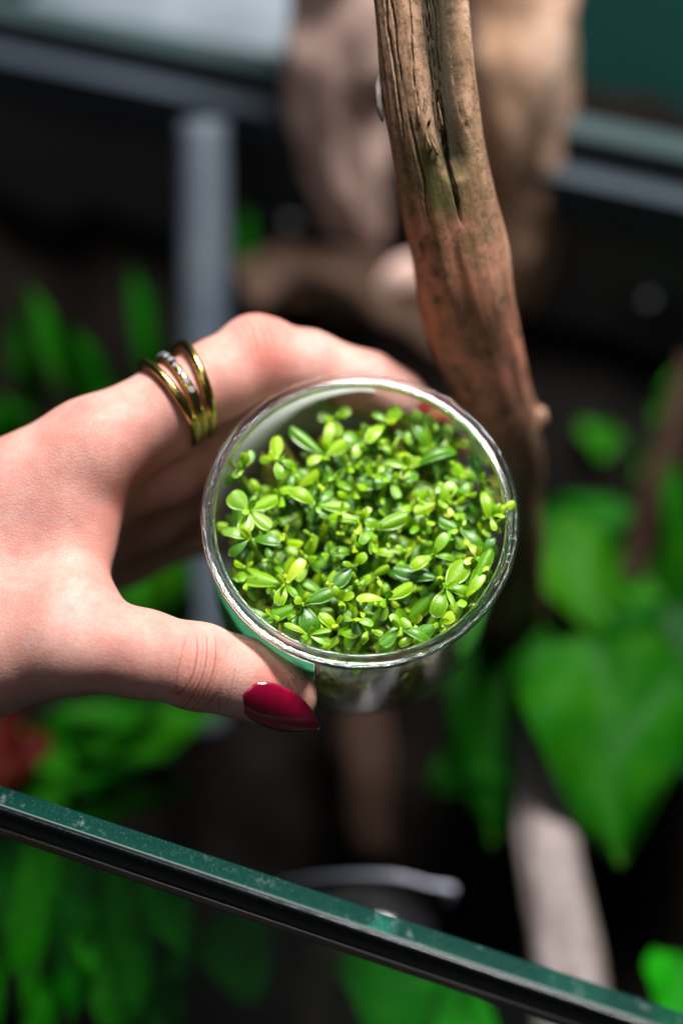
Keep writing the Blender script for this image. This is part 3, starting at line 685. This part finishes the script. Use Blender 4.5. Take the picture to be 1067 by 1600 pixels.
# ------------------------------------------------------------------ driftwood branch
def wood(name, pts, mat, nv=48, n=120, amp=.12, parent=None, seed=1, hint=(0.13, -.9, .4), attrs_fn=None, grooves=(), lump=.5, **k):
    pt = [P(*p[:3]) for p in pts]; rad = [p[3] for p in pts]
    c = catmull(np.column_stack([pt, rad]), n); r = c[:, 3]; c = c[:, :3]
    t, a, b = frames(c, hint); th = np.linspace(-np.pi, np.pi, nv, endpoint=False)
    s = np.concatenate([[0], np.cumsum(np.linalg.norm(np.diff(c, axis=0), axis=1))])
    SS, TH = np.meshgrid(s, th, indexing='ij'); R = np.repeat(r[:, None], nv, 1)
    q = np.stack([np.cos(TH) * 2, np.sin(TH) * 2, SS * lump], -1)
    R = R + amp * vnoise(q, seed) + amp * .45 * vnoise(q * (2.3, 2.3, 1.7), seed + 1)
    fib = vnoise(np.stack([np.cos(TH) * 9, np.sin(TH) * 9, SS * .35], -1), seed + 2); R += amp * .22 * fib * (.35 + .65 * np.clip(1.5 - SS / 7, 0, 1))
    rot = np.zeros_like(R); carve = np.zeros_like(R)
    for (th0, dth, s0, s1, wth, dep) in grooves:
        ctr = th0 + dth * np.clip((SS - s0) / (s1 - s0), 0, 1) + .05 * vnoise(np.stack([SS * 1.5, 0 * SS, 0 * SS + th0 * 9], -1), seed + 5)
        ends = np.clip((SS - s0) / .35, 0, 1) * np.clip((s1 - SS) / .5, 0, 1)
        g = np.exp(-((TH - ctr) / (wth * (.35 + .65 * np.clip((s1 - SS) / (s1 - s0) * 1.6, 0, 1))))**4) * ends
        carve = carve + dep * g; rot = np.maximum(rot, g * min(1, dep / .16))
    R = R - .62 * np.tanh(carve / .62)
    v = c[:, None] + R[..., None] * (np.cos(TH)[..., None] * a[:, None] + np.sin(TH)[..., None] * b[:, None])
    f = grid_faces(n, nv, True) + [tuple(range(nv))[::-1], tuple(range((n - 1) * nv, n * nv))]
    at = {'tx': (np.cos(TH) * r[:, None]).ravel(), 'ty': (np.sin(TH) * r[:, None]).ravel(), 'tz': SS.ravel() + seed, 'rot': rot.ravel(), 'moss': np.zeros(rot.size), 'pink': np.zeros(rot.size)}
    if attrs_fn: at.update({kk: vv.ravel() for kk, vv in attrs_fn(SS, TH, v).items()})
    return mk(name, v.reshape(-1, 3), f, mat, parent, attrs=at, **k), (c, t, a, b, r, s)
def br_attr(SS, TH, v):
    g = lambda px, py, d, r: np.exp(-(np.linalg.norm(v - P(px, py, d), axis=-1) / r)**2)
    return {'moss': np.clip(g(690, 290, 39.8, .9) * .95 + g(680, 240, 39.6, .6) * .8 + g(730, 380, 40.6, .9) * .55 + g(765, 480, 42, 1.) * .4, 0, 1),
            'pink': np.clip(1.2 * g(690, 470, 41.5, 1.9) + 1.3 * g(720, 590, 43.5, 2.0) + g(655, 400, 40.5, .9), 0, 1)}
br = empty('driftwood_branch', P(790, 1010, 58), label='brown cracked driftwood branch rising behind the cup', cat='branch')
gro = [(-.54, .34, -1., 6.2, .66, .34), (.90, -.08, -1., 5.2, .035, .16), (-.88, .22, -1., 5.4, .05, .24), (-.60, .50, -.5, 6.6, .05, .26), (-.42, .36, -1., 5.2, .04, .24), (-.75, .42, -1, 4.6, .035, .26), (-.20, .22, -1., 4.8, .045, .24), (-.12, .10, 5.0, 7.2, .06, .20), (.30, .05, -1., 4.6, .025, .10), (.55, .02, 4.6, 7.2, .025, .07), (-.31, .30, -.8, 5.6, .03, .22), (-.95, .30, -1, 4.2, .03, .2), (-.08, .10, -1, 5.4, .03, .2), (-.52, .40, -1, 4.9, .03, .24), (.68, -.05, 1.5, 4.2, .02, .08)]
trunk, BR = wood('wood', [(640, -140, 40.0, 1.13), (655, 0, 40.2, 1.11), (678, 200, 40.6, 1.12), (717, 400, 41.8, 1.19), (737, 500, 43.0, 1.18), (764, 600, 44.4, 1.06), (788, 700, 46.5, .98), (800, 830, 50.5, .95), (796, 1010, 57, 1.2), (800, 1100, 61, 1.2)], MAT['branch'],
              nv=220, n=520, amp=.075, parent=br, seed=21, hint=tuple(-FW), attrs_fn=br_attr, grooves=gro)
# knot at the right, pale stub at the left, splinters in the crack
v, f = tube([P(822, 660, 45.6), P(838, 652, 45.4), P(850, 645, 45.2)], [.60, .36, .10], 12, 16, disp=lambda s, th: .05 * np.sin(3 * th + 5 * s))
mk('knot', v, f, MAT['branch'], trunk, attrs={'tx': v[:, 0], 'ty': v[:, 1], 'tz': v[:, 2], 'rot': np.zeros(len(v)), 'moss': np.zeros(len(v)), 'pink': np.ones(len(v)) * .3})
v, f = tube([P(592, 118, 40.2), P(591, 140, 40.2), P(592, 165, 40.3), P(598, 190, 40.4)], [.02, .07, .08, .02], 14, 10, disp=lambda s, th: .02 * np.sin(5 * th + 9 * s))
mk('bark_flake', v, f, MAT['drift_grey'], trunk, attrs={'tx': v[:, 0], 'ty': v[:, 1], 'tz': v[:, 2]})
for (x0, y0, x1, y1, w_) in [(655, 196, 651, 158, .05), (662, 190, 664, 134, .06), (668, 196, 672, 180, .045), (672, 236, 664, 205, .05), (682, 242, 672, 214, .04), (690, 200, 684, 160, .04)]:
    dd = 39.35 + (y0 - 150) * .002
    v, f = tube([P(x0, y0, dd + .15), P((x0 + x1) / 2 + 1, (y0 + y1) / 2, dd + .02), P(x1, y1, dd + .05)], [w_, w_ * .8, w_ * .15], 7, 5, hint=(1, .1, .1))
    mk('splinter', v, f, MAT['branch'], trunk, attrs={'tx': v[:, 0], 'ty': v[:, 1], 'tz': v[:, 2], 'rot': np.full(len(v), .35), 'moss': np.zeros(len(v)), 'pink': np.zeros(len(v))})

# ------------------------------------------------------------------ out-of-focus driftwood, pipe, stones
def drift(pts, mat, seed, label, cat='driftwood', amp=.35):
    return wood('driftwood', pts, MAT[mat], nv=40, n=60, amp=amp, seed=seed, hint=tuple(-FW + .05 * RT), label=label, cat=cat)[0]
drift([(560, -220, 52, 2.1), (548, -40, 54, 1.95), (535, 120, 56, 1.75), (545, 250, 58, 1.35), (560, 345, 60, 1.1), (560, 380, 61.5, .9)], 'drift_pink', 31, 'thick pale pinkish driftwood trunk left of the sharp branch, blurred')
drift([(835, -220, 52, 1.7), (822, -40, 53.5, 1.65), (812, 150, 55.5, 1.50), (806, 300, 58, 1.35), (800, 420, 60, 1.1), (796, 480, 61.5, .7)], 'drift_orange', 37, 'orange brown driftwood trunk behind and right of the sharp branch')
drift([(826, 930, 56, .30), (818, 1060, 55, .42), (832, 1180, 53.5, .62), (862, 1350, 51.5, .95), (888, 1520, 50, 1.1), (895, 1640, 49, 1.1)], 'drift_grey', 41, 'pale grey-pink driftwood root running down to the front glass', amp=.15)
drift([(560, 1000, 57, 1.0), (566, 1130, 56.5, .95), (575, 1230, 56, .9), (585, 1330, 55.5, .6)], 'drift_dark', 43, 'dull brown driftwood stump showing below the cup', amp=.2)
drift([(390, 470, 60, 1.1), (470, 430, 60, 1.2), (560, 455, 59.5, 1.3), (640, 500, 59, 1.2), (720, 560, 58, .9)], 'drift_dark', 47, 'low brown driftwood log lying behind the index finger')
drift([(598, 455, 58.5, .35), (630, 432, 58.3, .62), (660, 415, 58.2, .5)], 'drift_pink', 49, 'small pale wood chip beside the sharp branch', amp=.1)
drift([(480, 1600, 51, 1.5), (560, 1560, 51, 1.6), (680, 1660, 50, 1.5)], 'drift_dark', 51, 'dark brown wood in the shade at the lower middle edge', amp=.3)
drift([(1085, 560, 55, .55), (1050, 690, 55.5, .6), (1010, 800, 56, .5), (985, 900, 56.5, .4)], 'drift_dark', 55, 'thin olive stem slanting at the right edge', amp=.1)
v, f = tube([P(318, 190, 56.5), P(320, 500, 57), P(322, 800, 57), P(325, 1150, 56.5)], [.80, .85, .70, .66], 40, 28, hint=(1, 0, 0))
mk('leaning_pipe', v, f, MAT['pipe'], label='grey pipe leaning against the back pane behind the hand', cat='pipe')
v, f = tube([P(436, 1378, 50.5), P(520, 1368, 50.3), P(610, 1368, 50.2), P(672, 1382, 50.2), P(706, 1390, 50.4), P(700, 1410, 51)], [.03, .06, .075, .065, .10, .04], 50, 16, hint=(0, 0, 1))
mk('highlight', v, f, MAT['highlight'], label='pale curved highlight modelled as a tube below the cup behind the front glass', cat='highlight')  # pale tube standing in for a curved highlight
def stone(px, py, d, rx, rz, seed, label):  # glossy stones, several added only to give sparkles on the bed
    n, k = 18, 24; v = []
    for i in range(n):
        a = math.pi * i / (n - 1)
        for j in range(k):
            b = 2 * math.pi * j / k; v.append((math.sin(a) * math.cos(b), math.sin(a) * math.sin(b), math.cos(a)))
    v = np.array(v); v = v * (1 + .18 * vnoise(v * 1.3 + seed, seed))[:, None] * (rx, rx * .85, rz)
    return mk('stone', v + P(px, py, d), grid_faces(n, k, True, True), MAT['stone'], label=label, cat='stone', group='wet stones on the tank bed')
for i, (px, py, d, rx, rz, lb) in enumerate([(552, 405, 60.5, 1.5, .9, 'black stone added for a bluish glint under the pale trunk'), (465, 350, 61, 1.1, .8, 'black stone added for a glint left of the pale trunk'), (440, 400, 60, .8, .6, 'small wet stone behind the index knuckle'),
        (1025, 465, 60, 1.4, 1., 'black stone added for a glint at the right edge'), (1062, 430, 61, 1.2, .9, 'wet black stone partly cut off by the right edge'), (785, 945, 56.5, .6, .45, 'small stone added for a glint by the right rim of the cup'),
        (560, 1460, 53, 2.2, 1.3, 'large dark stone under the pale highlight'), (630, 520, 59, .9, .6, 'dark stone between the index finger and the branch')]):
    stone(px, py, d, rx, rz, i + 3, lb)

# ------------------------------------------------------------------ out-of-focus plants
def plant(name, base, leaves, label, cat='plant', group=None):
    """base: (px,py,d); leaves: (base px,py,d, tip px,py,d, width cm, kind, mat)"""
    root = empty(name, P(*base), label=label, cat=cat, group=group)
    for i, (b, t, wd, prof, mt) in enumerate(leaves):
        pb, pt = P(*b), P(*t); L = np.linalg.norm(pt - pb); x = (pt - pb) / L
        up = np.array([0, 0, .75]) + rng.normal(0, .12, 3) - .8 * FW; up = unit(up - (up @ x) * x); y = np.cross(up, x)
        me = leaf_mesh('leaf', L, wd, MAT[mt], .12, .10, 20, 13, thick=.04, prof=prof, rip=.13, seed=i)
        o = bpy.data.objects.new('leaf', me); sc.collection.objects.link(o); o.parent = root
        o.rotation_mode = 'QUATERNION'; o.rotation_quaternion = Matrix((x, y, up)).transposed().to_quaternion()
        o.location = Vector((pb - P(*base)) * S)
        v, f = tube([P(*base), (P(*base) + pb) / 2 + np.array([0, 0, .4]), pb, pb + .1 * L * x], [.10, .09, .07, .03], 12, 7, hint=(1, .2, .1))
        mk('leaf_stalk', v, f, MAT['bgleaf'], root)
    return root
plant('broad_leaf_plant', (930, 1120, 57), [((930, 990, 53), (968, 1352, 50.5), 5.2, 'heart', 'bglime'), ((880, 1010, 54), (900, 1300, 52.5), 3.6, 'heart', 'bgleaf'), ((1030, 940, 54.5), (1110, 1250, 52), 4.2, 'heart', 'bgleaf')], 'broad heart-leaved plant at the right with the largest bright leaf')
plant('broad_leaf_plant', (800, 1080, 58), [((790, 970, 55), (768, 1320, 53), 3.6, 'heart', 'bglime'), ((840, 1120, 54.5), (668, 1232, 53.5), 3.2, 'heart', 'bglime')], 'broad-leaved plant under the right side of the cup')
plant('broad_leaf_plant', (900, 960, 60), [((840, 830, 57), (975, 1000, 55), 3.2, 'heart', 'bglime'), ((830, 880, 57.5), (860, 790, 58), 1.8, 'heart', 'bgleaf'), ((960, 860, 57), (1075, 960, 56), 2.6, 'heart', 'bgleaf'), ((830, 830, 58), (1030, 790, 58), 1.8, 'heart', 'bgleaf')], 'lime-leaved plant behind the right rim of the cup')
plant('broad_leaf_plant', (1000, 720, 60), [((960, 700, 60), (900, 660, 60), 1.2, 'heart', 'bgleaf'), ((1040, 660, 59), (1075, 560, 58.5), 1.3, 'heart', 'bgleaf'), ((990, 860, 58), (1050, 740, 58), 1.2, 'blade', 'bglime')], 'small dark plant at the right edge beside the slanting stem')
plant('grass_plant', (170, 640, 60), [((150, 640, 60), (40, 450, 57), 1.9, 'blade', 'bgleaf'), ((60, 640, 60), (20, 470, 57.5), 1.6, 'blade', 'bglime'), ((170, 620, 60), (90, 500, 58), 1.7, 'blade', 'bgleaf')], 'grassy plant with arching blades above the wrist at the left')
plant('grass_plant', (240, 620, 61), [((250, 620, 60), (205, 415, 58), 1.5, 'blade', 'bgleaf'), ((235, 620, 60), (235, 440, 58.5), 1.2, 'blade', 'bglime')], 'upright grass tuft beside the grey pipe')
plant('broad_leaf_plant', (240, 900, 58), [((225, 990, 57), (270, 770, 55.5), 3.4, 'heart', 'bglime'), ((290, 1000, 57.5), (215, 830, 56.5), 3.0, 'heart', 'bgleaf')], 'green leafy plant seen through the gap between thumb and finger')
plant('grass_plant', (200, 1180, 56), [((100, 1165, 55), (190, 1138, 53.5), 1.1, 'heart', 'bglime'), ((30, 1235, 54), (285, 1180, 53), 1.0, 'blade', 'bgleaf'), ((120, 1300, 53), (330, 1215, 52.5), 1.2, 'blade', 'bglime'), ((60, 1190, 55), (260, 1090, 55), 2.2, 'heart', 'bgleaf'), ((180, 1160, 55.5), (360, 1100, 55), 2.0, 'heart', 'bgleaf'), ((80, 1270, 54), (240, 1230, 53.5), 1.6, 'heart', 'bgleaf'), ((10, 1290, 53.5), (130, 1200, 53.5), 1.8, 'heart', 'bgleaf')], 'grassy plant with horizontal blades under the thumb')
LL = []
for (x0, y0, x1, y1, wd, mt) in [(60, 1310, 40, 1580, 2.8, 'bgleaf_lit'), (130, 1310, 110, 1600, 3.0, 'bgleaf_lit'), (200, 1340, 215, 1600, 3.0, 'bgleaf_lit'), (250, 1370, 290, 1500, 2.6, 'bgleaf_lit'), (10, 1290, -10, 1480, 2.4, 'bgleaf_lit'), (170, 1450, 190, 1660, 2.8, 'bgleaf_lit'), (80, 1470, 60, 1680, 2.8, 'bgleaf_lit'), (-10, 1440, -20, 1640, 2.6, 'bgleaf_lit'), (270, 1500, 250, 1660, 2.6, 'bgleaf_lit'), (110, 1400, 150, 1530, 2.2, 'bgleaf_lit')]:
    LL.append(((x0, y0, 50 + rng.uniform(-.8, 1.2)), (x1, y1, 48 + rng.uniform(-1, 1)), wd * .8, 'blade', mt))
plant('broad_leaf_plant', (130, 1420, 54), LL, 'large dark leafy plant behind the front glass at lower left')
plant('broad_leaf_plant', (330, 1470, 52), [((350, 1430, 50.5), (400, 1570, 48.5), 2.6, 'heart', 'bgleaf_lit'), ((290, 1480, 50.5), (268, 1535, 49), 1.0, 'heart', 'bgleaf_lit'), ((350, 1470, 51), (310, 1480, 50), .8, 'heart', 'bgleaf_lit')], 'bright small-leaved plant at the lower left, below the glass edge')
plant('broad_leaf_plant', (640, 1540, 51), [((610, 1480, 50), (620, 1660, 47.5), 3.2, 'heart', 'bgleaf_lit'), ((650, 1530, 50), (780, 1640, 48), 2.6, 'heart', 'bgleaf_lit')], 'green leaf clump at the bottom edge, middle')
plant('broad_leaf_plant', (1060, 1540, 50), [((1060, 1490, 50), (1050, 1640, 48), 2.0, 'heart', 'bgleaf_lit')], 'dark green leaf at the lower right corner')
plant('red_plant', (10, 1230, 55), [((40, 1140, 54), (-10, 1240, 52.5), 2.2, 'heart', 'bgred'), ((-10, 1120, 54), (20, 1220, 53), 1.8, 'heart', 'bgred')], 'red-leaved plant at the left edge under the wrist')
plant('grass_plant', (20, 700, 59), [((30, 720, 58), (0, 620, 56), 1.8, 'heart', 'bgleaf'), ((-20, 720, 58), (50, 630, 57), 1.6, 'heart', 'bglime')], 'green leaves just above the wrist at the left edge')
plant('broad_leaf_plant', (1040, 900, 58), [((1070, 960, 56), (1045, 700, 55), 2.0, 'blade', 'bglime'), ((1000, 960, 57), (960, 840, 57), 2.2, 'heart', 'bgleaf')], 'olive blade rising along the right edge')
plant('grass_plant', (380, 560, 61), [((380, 420, 60), (388, 320, 59.5), .8, 'heart', 'bgleaf')], 'small dim green leaf beside the grey pipe')
